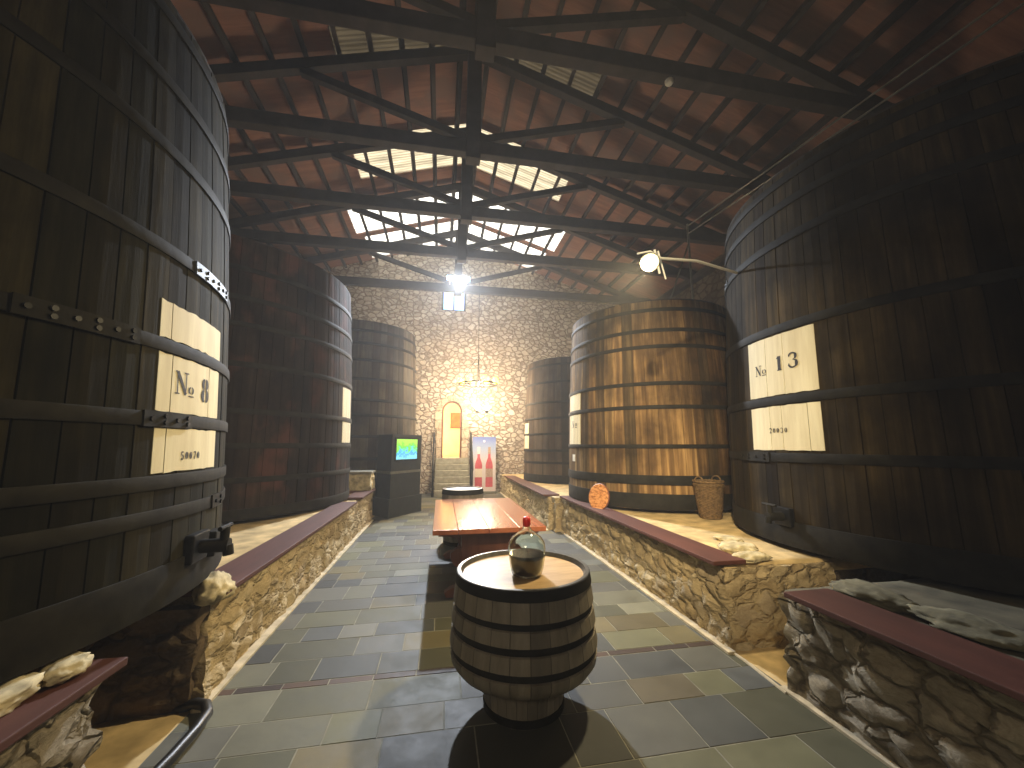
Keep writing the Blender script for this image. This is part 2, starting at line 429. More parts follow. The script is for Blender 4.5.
# window in the gable
W = thing('window_1', None, None, ((WX0+WX1)/2, YB, WZ0)); tag(W, kind='structure')
b = MB()
b.box(WX0, WX0+.07, YB+.1, YB+.18, WZ0, WZ1).box(WX1-.07, WX1, YB+.1, YB+.18, WZ0, WZ1)
b.box(WX0, WX1, YB+.1, YB+.18, WZ0, WZ0+.07).box(WX0, WX1, YB+.1, YB+.18, WZ1-.07, WZ1)
b.box((WX0+WX1)/2-.025, (WX0+WX1)/2+.025, YB+.11, YB+.17, WZ0, WZ1)
b.build('window_frame', M['black_iron'], W)
mp, nt, pb = new_mat('bluish_window_glass')
tr = nt.nodes.new('ShaderNodeBsdfTransparent'); tr.inputs[0].default_value = (.45,.62,.9,1)
nt.links.new(tr.outputs[0], nt.nodes['Material Output'].inputs[0])
b = MB(); b.box(WX0+.05, WX1-.05, YB+.135, YB+.145, WZ0+.05, WZ1-.05); b.build('window_pane', mp, W)

# ------------------------------------------------------------------ roof
bands = [(5.90, 6.66, 'sky_tan', 2.5), (8.30, 9.72, 'sky_mid', 2.7), (10.55, 12.2, 'sky_clear', 3.3), (12.42, 13.98, 'sky_clear', 3.1)]
b = MB()
def slope_box(b, s, xa, xb, ya, yb, za, zb):
    """slab under the roof plane between |x-RX| = xa..xb; za, zb above the underside"""
    P = []
    for d in (xa, xb):
        for y in (ya, yb):
            for z in (za, zb): P.append((RX+s*d, y, RZ-SL*d+z))
    v = [b.bm.verts.new(p) for p in P]
    for f in ((0,1,3,2),(4,6,7,5),(0,4,5,1),(2,3,7,6),(0,2,6,4),(1,5,7,3)): b.bm.faces.new([v[i] for i in f])
for s, half in ((-1, RX-XL+.5), (1, XR-RX+.5)):
    y = YF-.3
    for ya, yb, _, w in bands:
        slope_box(b, s, 0, half, y, ya, 0, .06)
        slope_box(b, s, w, half, ya, yb, 0, .06)
        y = yb
    slope_box(b, s, 0, half, y, YB+.5, 0, .06)
struct(b, 'ceiling', M['deck'])
side = {-1: 'left', 1: 'right'}
where = ['nearest', 'second', 'third', 'far']
for i, (ya, yb, mk, w) in enumerate(bands):
    for s in (-1, 1):
        b = MB(); n = int((yb-ya)/.02); prev = None
        for k in range(n+1):
            y = ya + (yb-ya)*k/n; dz = .045+.012*math.sin(y*2*PI/.12)
            cur = (b.bm.verts.new((RX, y, RZ+dz)), b.bm.verts.new((RX+s*(w+.04), y, RZ-SL*(w+.04)+dz)))
            if prev: b.bm.faces.new((prev[0], prev[1], cur[1], cur[0]))
            prev = cur
        o = b.build('skylight_sheet', M[mk], smooth=True)
        tag(o, f'corrugated translucent skylight sheet on the {side[s]} roof slope, {["nearest of the four, tan and dim","second from the camera","third from the camera, bright white","farthest, against the stone gable"][i]}', 'skylight', 'translucent skylight sheets in the roof')
# purlins
ordn = ['first','second','third','fourth','fifth','sixth','seventh','eighth','ninth','tenth','eleventh','twelfth','thirteenth']
for s in (-1, 1):
    for k in range(12 if s < 0 else 12):
        d = .27+.535*k
        x = RX+s*d
        if not (XL+.05 < x < XR-.05): continue
        b = MB(); z = roofz(x)
        b.beam((x, YF, z-.065), (x, YB, z-.065), .08, .14, up=(SL*s, 0, 1))
        o = b.build('roof_purlin', M['beam'], loc=(x, YF, z-.05))
        tag(o, f'thin dark roof purlin on the {side[s]} slope, {ordn[k]} down from the ridge', 'purlin', 'thin purlins under the roof boards')
b = MB(); b.beam((RX, YF, RZ-.1), (RX, YB, RZ-.1), .1, .16)
tag(b.build('ridge_beam', M['beam'], loc=(RX, YF, RZ-.1)), 'dark ridge beam running along the peak of the roof', 'beam')
# trusses
tys = [-1.6, .4, 2.4, 4.36, 6.35, 8.33, 10.33, 12.85]
tl = {4.36: 'king-post roof truss nearest the camera, crossing the top of the photo', 6.35: 'second king-post roof truss, over the large table',
      8.33: 'third king-post roof truss, middle of the hall', 10.33: 'fourth king-post roof truss, under the bright skylights', 12.85: 'last king-post roof truss, in front of the gable window and carrying the blue lamps'}
for y in tys:
    if y < 4: 
        if y < 2: continue
        lab = 'roof truss above and behind the camera'
    else: lab = tl[y]
    T = thing('roof_truss', lab, 'roof truss', (RX, y, 7.0), 'king-post roof trusses')
    xl, xr = XL+.02, XR-.02
    MB().box(xl, xr, y-.09, y+.09, 6.89, 7.15, bevel=.015).build('tie_beam', M['beam'], T)
    MB().box(RX-.13, RX+.13, y-.11, y+.11, 6.78, 9.06, bevel=.012).build('king_post', M['beam'], T)
    off = .235
    for s, xe in ((-1, xl), (1, xr)):
        MB().beam((RX, y, RZ-off), (xe, y, roofz(xe)-off), .15, .2, bevel=.012).build('rafter', M['beam'], T)
        xm = RX+s*3.0
        MB().beam((RX+s*.08, y, 7.2), (xm, y, roofz(xm)-.34), .12, .14, bevel=.01).build('strut', M['beam'], T)
# wall plates
for n_, x in (('trim_1', XL+.1), ('trim_2', XR-.1)):
    b = MB(); b.box(x-.1, x+.1, YF, YB, 6.72, 6.9, bevel=.01); struct(b, n_, M['beam'])

# ------------------------------------------------------------------ ledges
def fract(p, s=1): return noise.fractal(p*s, 1.0, 2.0, 4, noise_basis='PERLIN_ORIGINAL')
def rough_box(x0, x1, y0, y1, z0, z1, res=.05, amp=.035, cell=4.0, seed=0, topflat=True, fixed=()):
    """box whose faces are pushed in and out like rubble stones"""
    bm = bmesh.new(); V = {}
    nx, ny, nz = [max(1, round((b_-a)/res)) for a, b_ in ((x0,x1),(y0,y1),(z0,z1))]
    off = Vector((seed*3.1, seed*1.7, seed*.9))
    def vert(i, j, k):
        key = (i, j, k)
        if key in V: return V[key]
        p = Vector((x0+(x1-x0)*i/nx, y0+(y1-y0)*j/ny, z0+(z1-z0)*k/nz))
        nrm = Vector((0,0,0))
        if i == 0 and '-x' not in fixed: nrm.x = -1
        if i == nx and '+x' not in fixed: nrm.x = 1
        if j == 0 and '-y' not in fixed: nrm.y = -1
        if j == ny and '+y' not in fixed: nrm.y = 1
        q = p + off
        q = Vector((q.x, q.y, q.z*1.5)); q = q + noise.noise_vector(q*2.2)*.16
        d, _ = noise.voronoi(q*cell)
        e = min(1.0, (d[1]-d[0])*3.2)
        h = (e-.75)*amp + fract(q, 7)*amp*.5 + fract(q, 2)*amp*.6
        pp = p + nrm*h
        if k == nz and topflat: pp.z += fract(q, 3)*.006
        V[key] = bm.verts.new(pp); return V[key]
    def quad(a, b_, c, d): bm.faces.new((a, b_, c, d))
    for j in range(ny):
        for k in range(nz):
            quad(vert(0,j,k), vert(0,j,k+1), vert(0,j+1,k+1), vert(0,j+1,k))
            quad(vert(nx,j,k), vert(nx,j+1,k), vert(nx,j+1,k+1), vert(nx,j,k+1))
    for i in range(nx):
        for k in range(nz):
            quad(vert(i,0,k), vert(i+1,0,k), vert(i+1,0,k+1), vert(i,0,k+1))
            quad(vert(i,ny,k), vert(i,ny,k+1), vert(i+1,ny,k+1), vert(i+1,ny,k))
        for j in range(ny):
            quad(vert(i,j,nz), vert(i+1,j,nz), vert(i+1,j+1,nz), vert(i,j+1,nz))
    mb = MB(); mb.bm.free(); mb.bm = bm
    return mb

LZ = .645     # top of the masonry
def ledge(label, x0, x1, y0, y1, mat, seed, edge, boards=None, z1=LZ, res=.045, amp=.036, topmat='sand', cell=4.2):
    x0 = max(x0, XL+.07); x1 = min(x1, XR-.07)
    T = thing('stone_ledge', label, 'ledge', ((x0+x1)/2, y0, 0), 'rubble ledges carrying the vats')
    wx = 1.1
    fx = (x0, x0+wx) if edge < 0 else (x1-wx, x1)
    fixed = ('+x',) if edge < 0 else ('-x',)
    rough_box(fx[0], fx[1], y0, y1, -.02, z1-.02, res, amp, cell, seed, True, fixed).build('masonry', M[mat], T, smooth=50)
    b = rough_box(x0+ (.03 if edge < 0 else 0), x1-(.03 if edge > 0 else 0), y0+.03, y1-.01, z1-.1, z1, .11, .02, 3, seed+5, True, fixed)
    b.build('rendered_top', M[topmat], T, smooth=True)
    # back fill under the vats
    bx = (x0+wx-.05, x1) if edge < 0 else (x0, x1-wx+.05)
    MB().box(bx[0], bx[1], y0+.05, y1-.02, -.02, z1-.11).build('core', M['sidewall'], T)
    return T
def board(label, x0, x1, y0, y1, z=LZ+.015, t=.035):
    b = MB(); b.box(x0, x1, y0, y1, z, z+t, bevel=.006)
    tag(b.build('ledge_board', M['board'], loc=(x0, y0, z)), label, 'board', 'dark red boards along the ledge tops')

XLF, XRF = -1.47, 2.35
ledge('grey rubble ledge at the lower left corner under the vat marked No 8', XL, XLF-.02, -3.0, 2.26, 'ledge_dark', 1, 1, topmat='dim_top', res=.032, amp=.035)
TL = ledge('long sandy rubble ledge on the left of the aisle', XL, XLF, 3.08, 9.3, 'ledge', 2, 1)
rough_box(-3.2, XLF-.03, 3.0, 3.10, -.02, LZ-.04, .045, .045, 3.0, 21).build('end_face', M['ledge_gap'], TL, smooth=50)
ledge('grey rubble ledge at the lower right corner', XRF+.01, XR, -3.0, 2.52, 'ledge_dark', 3, -1, topmat='dim_top', res=.026, amp=.034)
ledge('long sandy rubble ledge on the right of the aisle with disc and basket on top', XRF, XR, 3.04, 7.45, 'ledge', 4, -1, res=.03, amp=.04)
ledge('far right rubble ledge beside the roll-up banner', 2.12, XR, 7.66, 13.95, 'ledge', 5, -1, z1=.62)
ledge('low far left ledge behind the dark kiosk', XL, -.72, 11.1, 13.95, 'ledge', 6, 1, z1=.56)
board('dark red board on the near left ledge, at the lower left corner', -1.60, -1.38, -3.0, 2.22)
board('long dark red board on the left ledge leading to the kiosk', -1.70, -1.38, 3.06, 7.2)
board('short dark red board on the left ledge by the stone block', -1.72, -1.40, 7.75, 9.28)
board('dark red board on the near right ledge, at the lower right corner', 2.25, 2.60, -3.0, 2.36)
board('long dark red board on the right ledge in front of the basket', 2.25, 2.56, 3.03, 7.3)
board('dark red board on the far right ledge near the banner', 2.04, 2.38, 7.72, 12.6, .635)
b = rough_box(2.2, 2.62, 7.44, 7.68, -.02, .64, .05, .04, 4, 9)
tag(b.build('stone_pier', M['ledge'], smooth=50), 'short sandy stone pier between the two right-hand ledges', 'pier')
# stone block standing at the end of the left ledge
b = rough_box(-2.02, -1.44, 8.78, 9.26, LZ+.06, LZ+.42, .05, .04, 5, 12)
T = thing('stone_block', 'pale rough stone block standing on the left ledge beside the kiosk', 'stone block', (-1.73, 9.0, LZ))
b.build('block_body', M['boulder'], T, smooth=50)
MB().box(-2.05, -1.42, 8.74, 9.28, LZ+.40, LZ+.45, bevel=.015).build('cap_slab', M['tread'], T)
MB().box(-2.0, -1.46, 8.8, 9.24, LZ, LZ+.08).build('block_foot', M['table_dark'], T)

# curbs
b = MB(); b.box(XLF-.02, XLF+.05, 3.0, 9.3, -.01, .02, bevel=.006); struct(b, 'trim_3', M['curb'])
b = MB(); b.box(XRF-.05, XRF+.02, 3.0, 7.6, -.01, .02, bevel=.006); struct(b, 'trim_4', M['curb'])
b = MB(); b.box(XRF-.02, XRF+.03, -3.0, 2.56, -.01, .018, bevel=.006); struct(b, 'trim_5', M['curb'])
b = MB(); b.box(2.06, 2.11, 7.6, 13.9, -.01, .02, bevel=.006); struct(b, 'trim_6', M['curb'])
b = MB(); b.tube([(2.33,2.5,.0),(2.345,2.7,.0),(2.36,2.9,.0),(2.35,3.06,.0)], .014, 8); struct(b, 'trim_7', M['curb'])

# boulders on the ledge lips
def boulder(c, r, sc, label, seed, rz=0, grp=None, mat='boulder'):
    bm = bmesh.new(); bmesh.ops.create_icosphere(bm, subdivisions=4, radius=1)
    for v in bm.verts:
        p = v.co.copy(); q = p*1.1+Vector((seed*5.3, seed, 0))
        k = 1 + fract(q, 1.0)*.28 + fract(q, 4)*.10
        p = p*k; p = Vector((p.x*sc[0], p.y*sc[1], p.z*sc[2]))*r
        p.z = max(p.z, -r*sc[2]*.72)
        v.co = Matrix.Rotation(rz, 3, 'Z') @ p
    z = c[2]+r*sc[2]*.72
    me = bpy.data.meshes.new('boulder'); bm.to_mesh(me); bm.free()
    me.polygons.foreach_set('use_smooth', [True]*len(me.polygons)); me.materials.append(M[mat])
    o = bpy.data.objects.new('loose_stone', me); COL.objects.link(o); o.location = (c[0], c[1], z)
    tag(o, label, 'stone', grp)
gl = 'stones wedged along the near left ledge'
boulder((-1.53, 2.09, .697), .085, (.9,1.25,.5), 'rounded pale stone at the end of the near left board', 1, .3, gl)
boulder((-1.56, 1.87, .697), .10, (.7,1.5,.42), 'long flat stone behind the near left board, second from its end', 2, .05, gl)
boulder((-1.58, 1.60, .697), .11, (.7,1.6,.40), 'flat mossy stone behind the near left board, third from its end', 3, -.05, gl)
boulder((-1.60, 1.25, .697), .12, (.7,1.8,.38), 'flat grey stone behind the near left board, at the photo edge', 4, 0, gl)
boulder((-1.50, 3.13, LZ-.03), .15, (.75,1.25,.66), 'large rounded pale stone at the near end of the long left board', 5, .4)
boulder((-1.74, 3.25, LZ-.02), .13, (1,1,.42), 'smaller stone tucked under the tap of the vat marked No 8', 6, 1)
gr = 'stones wedged along the near right ledge'
boulder((2.78, 2.22, LZ), .15, (.9,1.5,.36), 'pale rounded stone at the far end of the near right ledge', 7, 0, gr, 'boulder_dim')
boulder((2.84, 1.80, LZ), .15, (.9,1.7,.33), 'long darkened stone behind the near right board, second from its end', 8, .1, gr, 'boulder_dim')
boulder((2.90, 1.34, LZ), .15, (.9,1.7,.32), 'long grey stone behind the near right board, third from its end', 9, 0, gr, 'boulder_dim')
boulder((2.95, .88, LZ), .15, (.9,1.7,.32), 'grey stone behind the near right board, at the photo edge', 10, 0, gr, 'boulder_dim')
boulder((3.02, 2.43, LZ-.03), .07, (1.1,1,.5), 'small round stone under the edge of the vat marked No 13', 11, 0)
boulder((2.70, 3.14, LZ), .12, (1.6,.8,.36), 'flat pale stone by the near end of the long right board', 12, .2)
boulder((2.84, 3.44, LZ), .13, (1.2,1.2,.34), 'flat yellowish stone wedged under the left rim of the vat marked No 13', 13, .6)
boulder((3.02, 3.80, LZ), .10, (1.1,1.4,.30), 'thin flat stone under the far rim of the vat marked No 13', 14, .6)

# ------------------------------------------------------------------ vats
class Vat:
    def __init__(s, name, label, cx, cy, r0, r1, z0, z1, mat, hoops, n=72, band=(.0,.0), seed=1, hoop_h=.075):
        s.c = (cx, cy); s.r0, s.r1, s.z0, s.z1 = r0, r1, z0, z1
        rnd = random.Random(seed)
        T = s.T = thing('wine_vat', label, 'vat', (cx, cy, z0), 'giant oak wine vats')
        bm = bmesh.new(); lay = bm.loops.layers.color.new('stave')
        zs = [z0+(z1-z0)*k/10 for k in range(11)]
        for i in range(n):
            a0, a1 = 2*PI*i/n, 2*PI*(i+1)/n
            if i % 2: a0 += rnd.uniform(-.2,.0)*0
            g = .0018
            k = rnd.uniform(.7, 1.2); w = rnd.uniform(-.05, .05)
            col = (k*(1+w), k, k*(1-w), 1)
            dr = rnd.uniform(-.003, .003)
            prof = [(a0, -.005), (a0+g, dr), ((a0+a1)/2, dr+.002), (a1-g, dr), (a1, -.005)]
            prev = None
            for z in zs:
                r = s.rad(z)
                row = [bm.verts.new((cx+(r+d)*math.sin(a), cy+(r+d)*math.cos(a), z)) for a, d in prof]
                if prev:
                    for j in range(4):
                        f = bm.faces.new((prev[j], prev[j+1], row[j+1], row[j]))
                        dark = j in (0, 3)
                        for l in f.loops: l[lay] = tuple(q*(.72 if dark else 1) for q in col[:3])+(1,)
                prev = row
        mb = MB(); mb.bm.free(); mb.bm = bm
        s.body = mb.build('stave_wall', M[mat], T, normals=True)
        t = .07
        b = MB()
        b.lathe([(r1+.004, z1-.02), (r1+.004, z1+.0), (r1-t, z1+.0), (r1-t, z1-.14), (0, z1-.14)], (cx,cy,0), 72).build('vat_head', M[mat+'_lid'] if mat+'_lid' in M else M['beam'], T)
        b = MB(); b.lathe([(0, z0+.03), (r0-t, z0+.03), (r0-t, z0), (r0+.002, z0), (r0+.002, z0+.02)], (cx,cy,0), 72).build('vat_bottom', M['beam'], T)
        if z0 > LZ+.03:
            MB().lathe([(0,LZ-.006),(r0-.3,LZ-.006),(r0-.34,z0+.002),(0,z0+.002)], (cx,cy,0), 48).build('footing', M['sidewall'], T)
        s.hoops = {}
        for z in hoops: s.hoops[z] = s.hoop(z, hoop_h)
        if band[1] > band[0]:
            s.hoop((band[0]+band[1])/2, band[1]-band[0], 'bottom_band')
    def rad(s, z):
        t = (z-s.z0)/(s.z1-s.z0); return s.r0+(s.r1-s.r0)*t + .035*math.sin(PI*t)
    def pt(s, az, z, d=0):
        r = s.rad(z)+d; return Vector((s.c[0]+r*math.sin(az), s.c[1]+r*math.cos(az), z))
    def hoop(s, z, h, name='hoop', mat='iron'):
        b = MB(); n = 96; t = .013
        a, c = z-h/2, z+h/2
        ra, rc = s.rad(a), s.rad(c)
        b.lathe([(ra+.001, a), (ra+t, a), (ra+t+.002, a+.006), (rc+t+.002, c-.006), (rc+t, c), (rc+.001, c)], (s.c[0], s.c[1], 0), n, closed=True)
        return b.build(name, M[mat], s.T, smooth=30)
    def patch(s, a0, a1, z0, z1, d0, d1, name, mat, parent=None, wob=0, gaps=(), seed=0):
        """curved plate from azimuth a0 to a1 (degrees); gaps = azimuths of thin splits"""
        b = MB(); a0, a1 = R(max(a0,a1)), R(min(a0,a1)); cuts = sorted([R(g) for g in gaps], reverse=True)
        segs = []; cur = a0
        for g in cuts: segs.append((cur, g+.0016)); cur = g-.0016
        segs.append((cur, a1))
        rnd = random.Random(seed)
        for sa, sb in segs:
            n = max(2, int(abs(sa-sb)/.02)); cols = []
            for k in range(n+1):
                az = sa+(sb-sa)*k/n
                w0, w1 = rnd.uniform(-wob, wob), rnd.uniform(-wob, wob)
                cols.append([b.bm.verts.new(s.pt(az, zz, d)) for zz, d in ((z0+w0, d0), (z0+w0, d1), (z1+w1, d1), (z1+w1, d0))])
            for A, B in zip(cols, cols[1:]):
                for j in range(4): b.bm.faces.new((A[j], A[(j+1)%4], B[(j+1)%4], B[j]))
            b.bm.faces.new(cols[0][::-1]); b.bm.faces.new(cols[-1])
        return b.build(name, M[mat], parent or s.T)
    def bolt(s, az, z, d=.018, r=.013):
        p = s.pt(R(az), z, d); q = s.pt(R(az), z, d+.012)
        return (p, q, r)
    def joint(s, zk, a0, a1, nb=4, h=.085, mat='iron_bright'):
        hp = s.hoops[zk]
        s.patch(a0, a1, zk-h/2, zk+h/2, .012, .024, 'joint_plate', mat, hp)
        for k in range(nb):
            az = a0+(a1-a0)*(k+.5)/nb
            for dz in (-.018, .018) if k % 2 else (0,):
                p, q, r = s.bolt(az, zk+dz, .022); MB().tube([p, q], r, 8).build('rivet', M['black_iron'], hp)
    def write(s, text, az, z, h, pitch, parent, w=None, d=.0095, small=False):
        b = MB(); w = w or h*.62; a = R(az); r = s.rad(z)
        def P(u, v, dd=d): return s.pt(a-u/r, z+v, dd)
        for i, ch in enumerate(text):
            u0 = (i-(len(text)-1)/2)*pitch-w/2
            for pts in glyph(ch):
                L = [(u0+x*w, (y-.5)*h, t*h*1.3) for x, y, t in pts]
                ribbon(b, L, P)
        return b.build('lettering', M['ink'], parent, normals=False)

def arc(cx, cy, rx, ry, a0, a1, t0, tm, t1, n=12):
    out = []
    for k in range(n+1):
        f = k/n; a = R(a0+(a1-a0)*f)
        t = t0+(tm-t0)*math.sin(PI*f) if f < .5 else t1+(tm-t1)*math.sin(PI*f)
        out.append((cx+rx*math.cos(a), cy+ry*math.sin(a), t))
    return out
def line(x0, y0, x1, y1, t, n=3): return [(x0+(x1-x0)*k/n, y0+(y1-y0)*k/n, t) for k in range(n+1)]
def glyph(c):
    if c == 'N': return [line(.12,.0,.12,1,.045), line(.88,.0,.88,1,.045), line(.1,.98,.88,.03,.13), line(-.08,.02,.3,.02,.04), line(.7,.98,1.1,.98,.04), line(-.08,.98,.2,.98,.04)]
    if c == 'o': return [arc(.5,.45,.34,.24,100,260,.03,.13,.03), arc(.5,.45,.34,.24,-80,80,.03,.13,.03), line(.05,.02,.95,.02,.07)]
    if c == '8': return [arc(.5,.75,.27,.21,105,255,.05,.17,.05), arc(.5,.75,.27,.21,-75,75,.05,.17,.05), arc(.5,.26,.34,.25,105,255,.05,.19,.05), arc(.5,.26,.34,.25,-75,75,.05,.19,.05)]
    if c == '0': return [arc(.5,.5,.32,.45,102,258,.05,.2,.05), arc(.5,.5,.32,.45,-78,78,.05,.2,.05)]
    if c == '1': return [line(.55,.05,.55,1,.2), line(.2,.86,.5,.95,.06), line(.25,.02,.85,.02,.06)]
    if c == '3': return [arc(.45,.74,.33,.22,160,-80,.1,.07,.04), arc(.62,.74,.15,.2,75,-75,.03,.15,.03), arc(.45,.26,.38,.26,85,-165,.04,.07,.1), arc(.65,.26,.17,.23,75,-75,.03,.17,.03), line(.1,.8,.2,.8,.12), line(.05,.2,.17,.2,.13)]
    if c == '5': return [line(.2,.95,.85,.95,.13), line(.22,.95,.22,.55,.1), arc(.45,.3,.37,.28,110,-150,.05,.18,.1)]
    if c == '7': return [line(.1,.93,.9,.93,.14), line(.85,.9,.45,.0,.17)]
    if c == '2': return [arc(.48,.7,.36,.26,170,-40,.08,.18,.1), line(.72,.5,.15,.08,.08), line(.1,.05,.92,.05,.14)]
    return []
def ribbon(b, L, P):
    prev = None
    for i, (x, y, t) in enumerate(L):
        xa, ya, _ = L[max(i-1, 0)]; xb, yb, _ = L[min(i+1, len(L)-1)]
        dx, dy = xb-xa, yb-ya; l = math.hypot(dx, dy) or 1; nx, ny = -dy/l*t/2, dx/l*t/2
        cur = (b.bm.verts.new(P(x+nx, y+ny)), b.bm.verts.new(P(x-nx, y-ny)))
        if prev: b.bm.faces.new((prev[0], prev[1], cur[1], cur[0]))
        prev = cur

VZ = .70
# --- No 8
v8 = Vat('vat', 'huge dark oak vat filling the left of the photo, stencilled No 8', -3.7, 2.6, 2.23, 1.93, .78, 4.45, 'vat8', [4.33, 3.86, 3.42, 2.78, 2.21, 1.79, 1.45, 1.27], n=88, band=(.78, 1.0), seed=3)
pl = [v8.patch(95.4, 77, 2.255, 2.47, .001, .007, 'painted_panel', 'plaque', None, .006, (93.2,), 1),
      v8.patch(95.3, 77.3, 1.835, 2.165, .001, .007, 'painted_panel', 'plaque', None, .004, (92.6, 82.0), 2),
      v8.patch(95.2, 77.8, 1.50, 1.745, .001, .007, 'painted_panel', 'plaque', None, .004, (93.0,), 3)]
v8.write('N', 90.3, 2.015, .135, .1, pl[1], .10); v8.write('o', 87.9, 1.985, .085, .1, pl[1], .06)
v8.write('8', 83.5, 2.005, .155, .1, pl[1], .095)
v8.write('50070', 87.0, 1.588, .046, .042, pl[2], .027)
v8.joint(2.78, 88.5, 74, 6); v8.joint(2.21, 112, 99, 6, mat='iron'); v8.joint(1.79, 97.5, 88, 4, mat='iron'); v8.joint(1.27, 79, 73, 2, mat='black_iron')
def vat_tap(v, az, z, dirz=0):
    p = v.pt(R(az), z, 0); d = Vector((math.sin(R(az)), math.cos(R(az)), 0)); sd = Vector((d.y, -d.x, 0))
    b = MB()
    b.beam(p-d*.0, p+d*.05, .2, .17, bevel=.01)
    t = b.build('tap_plate', M['black_iron'], v.T)
    b = MB(); b.tube([p+d*.04, p+d*.2], .042, 12).tube([p+d*.17+sd*0, p+d*.17+Vector((0,0,.11))], .026, 10)
    b.tube([p+d*.17-sd*.08+Vector((0,0,.11)), p+d*.17+sd*.08+Vector((0,0,.11))], .014, 8)
    b.tube([p+d*.19, p+d*.2+Vector((0,0,-.06))], .03, 10)
    b.build('tap', M['iron'], t, smooth=40)
vat_tap(v8, 84.5, 1.03); 
b = MB(); p = v8.pt(R(78), 1.0, 0); d = Vector((math.sin(R(78)), math.cos(R(78)), 0)); b.beam(p, p+d*.06, .14, .16, bevel=.01); b.build('hatch_block', M['iron'], v8.T)
# --- second left
vL2 = Vat('vat', 'second dark vat on the left with wine-red stains, behind the vat marked No 8', -3.85, 7.4, 2.22, 2.03, VZ, 4.55, 'vatL2', [4.08, 3.65, 3.27, 2.72, 2.09, 1.64, 1.2], n=84, band=(VZ, .84), seed=5)
vL2.patch(98.8, 85.6, 2.13, 2.65, .001, .007, 'painted_panel', 'plaque', None, .004, (90,), 4)
vL2.patch(98.4, 84.6, 1.69, 2.05, .001, .007, 'painted_panel', 'plaque', None, .004, (90,), 5)
# --- third left
vL3 = Vat('vat', 'farthest left vat, grey, rising behind the dark kiosk', -2.45, 12.15, 1.7, 1.55, .57, 5.0, 'vatL3', [4.72, 4.36, 3.9, 3.38, 2.82, 2.42, 1.87, 1.3], n=52, band=(.57, .8), seed=6)
# --- No 13
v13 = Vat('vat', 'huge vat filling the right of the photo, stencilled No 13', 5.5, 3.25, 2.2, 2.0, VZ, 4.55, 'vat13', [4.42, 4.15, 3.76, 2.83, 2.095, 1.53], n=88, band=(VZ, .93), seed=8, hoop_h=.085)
pl = [v13.patch(-77.2, -99.2, 2.15, 2.77, .001, .007, 'painted_panel', 'plaque', None, .004, (-84.6, -90.5), 6),
      v13.patch(-77.3, -99.1, 1.60, 2.04, .001, .007, 'painted_panel', 'plaque', None, .004, (-84.9, -88.8, -96), 7)]
v13.write('N', -81.6, 2.44, .11, .1, pl[0], .08); v13.write('o', -83.9, 2.425, .085, .1, pl[0], .065)
v13.write('1', -89.2, 2.47, .145, .1, pl[0], .085); v13.write('3', -93.4, 2.475, .15, .1, pl[0], .11)
v13.write('20030', -87.4, 1.795, .05, .047, pl[1], .03)
v13.joint(3.76, -57, -62, 2, .09); v13.joint(1.53, -70, -84, 4, .1, 'iron')
vat_tap(v13, -87.5, .97)
# --- second right
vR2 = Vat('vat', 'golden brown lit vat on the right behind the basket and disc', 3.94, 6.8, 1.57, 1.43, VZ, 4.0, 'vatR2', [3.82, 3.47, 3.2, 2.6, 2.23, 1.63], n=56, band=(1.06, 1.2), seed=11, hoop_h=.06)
pR = vR2.patch(-81, -100.4, 2.27, 2.57, .001, .007, 'painted_panel', 'plaque', None, .003, (-93,), 8)
pR = vR2.patch(-81, -100.6, 1.665, 2.19, .001, .007, 'painted_panel', 'plaque', None, .003, (-93,), 9)
vR2.write('No', -92.5, 2.02, .12, .13, pR, .08)
vR2.patch(-88.6, -93.0, 1.36, 1.48, .002, .008, 'paper_tag', 'white_metal', None)
vR2.hoop(.82, .22, 'bottom_band')
# --- third right
vR3 = Vat('vat', 'farthest right vat, partly hidden behind the golden brown one', 3.9, 11.3, 1.45, 1.3, .632, 4.1, 'vatR3', [3.9, 3.4, 2.83, 2.39, 1.95, 1.5, 1.17], n=48, band=(.632, .85), seed=12, hoop_h=.06)
vR3.patch(-85, -101, 1.98, 2.28, .001, .007, 'painted_panel', 'plaque', None, .003, (), 10)
vR3.patch(-85, -102, 1.55, 1.92, .001, .007, 'painted_panel', 'plaque', None, .003, (), 11)

# ------------------------------------------------------------------ cask used as a small table
def cask(T, cx, cy, prof, n, head_z, head_r, headmat, hoops):
    bm = bmesh.new(); lay = bm.loops.layers.color.new('stave'); rnd = random.Random(4)
    for i in range(n):
        a0, a1 = 2*PI*i/n, 2*PI*(i+1)/n; g = .006; k = rnd.uniform(.75, 1.2)
        pf = [(a0, -.004), (a0+g, 0), ((a0+a1)/2, .001), (a1-g, 0), (a1, -.004)]
        prev = None
        for r, z in prof:
            row = [bm.verts.new((cx+(r+d)*math.cos(a), cy+(r+d)*math.sin(a), z)) for a, d in pf]
            if prev:
                for j in range(4):
                    f = bm.faces.new((prev[j], prev[j+1], row[j+1], row[j]))
                    for l in f.loops: l[lay] = (k*(.75 if j in (0,3) else 1),)*3+(1,)
            prev = row
    mb = MB(); mb.bm.free(); mb.bm = bm; mb.build('staves', M['cask'], T, smooth=35)
    ru, zu = prof[-1]
    MB().lathe([(ru+.004, zu-.01), (ru, zu+.004), (ru-.022, zu+.004), (head_r, head_z-.002)], (cx,cy,0), 64).build('rim', M['cask_rim'], T, smooth=40)
    MB().lathe([(head_r+.004, head_z-.02), (head_r+.004, head_z), (0, head_z)], (cx,cy,0), 64).build('head', M[headmat], T)
    for (za, ra, zb, rb) in hoops:
        MB().lathe([(ra-.002, za), (ra+.006, za), (rb+.006, zb), (rb-.002, zb)], (cx,cy,0), 72, closed=True).build('hoop', M['iron'], T, smooth=30)
M['cask_rim'] = simple('worn_rim_iron', (.10,.095,.085), .4, .5, .3, 20, .1)
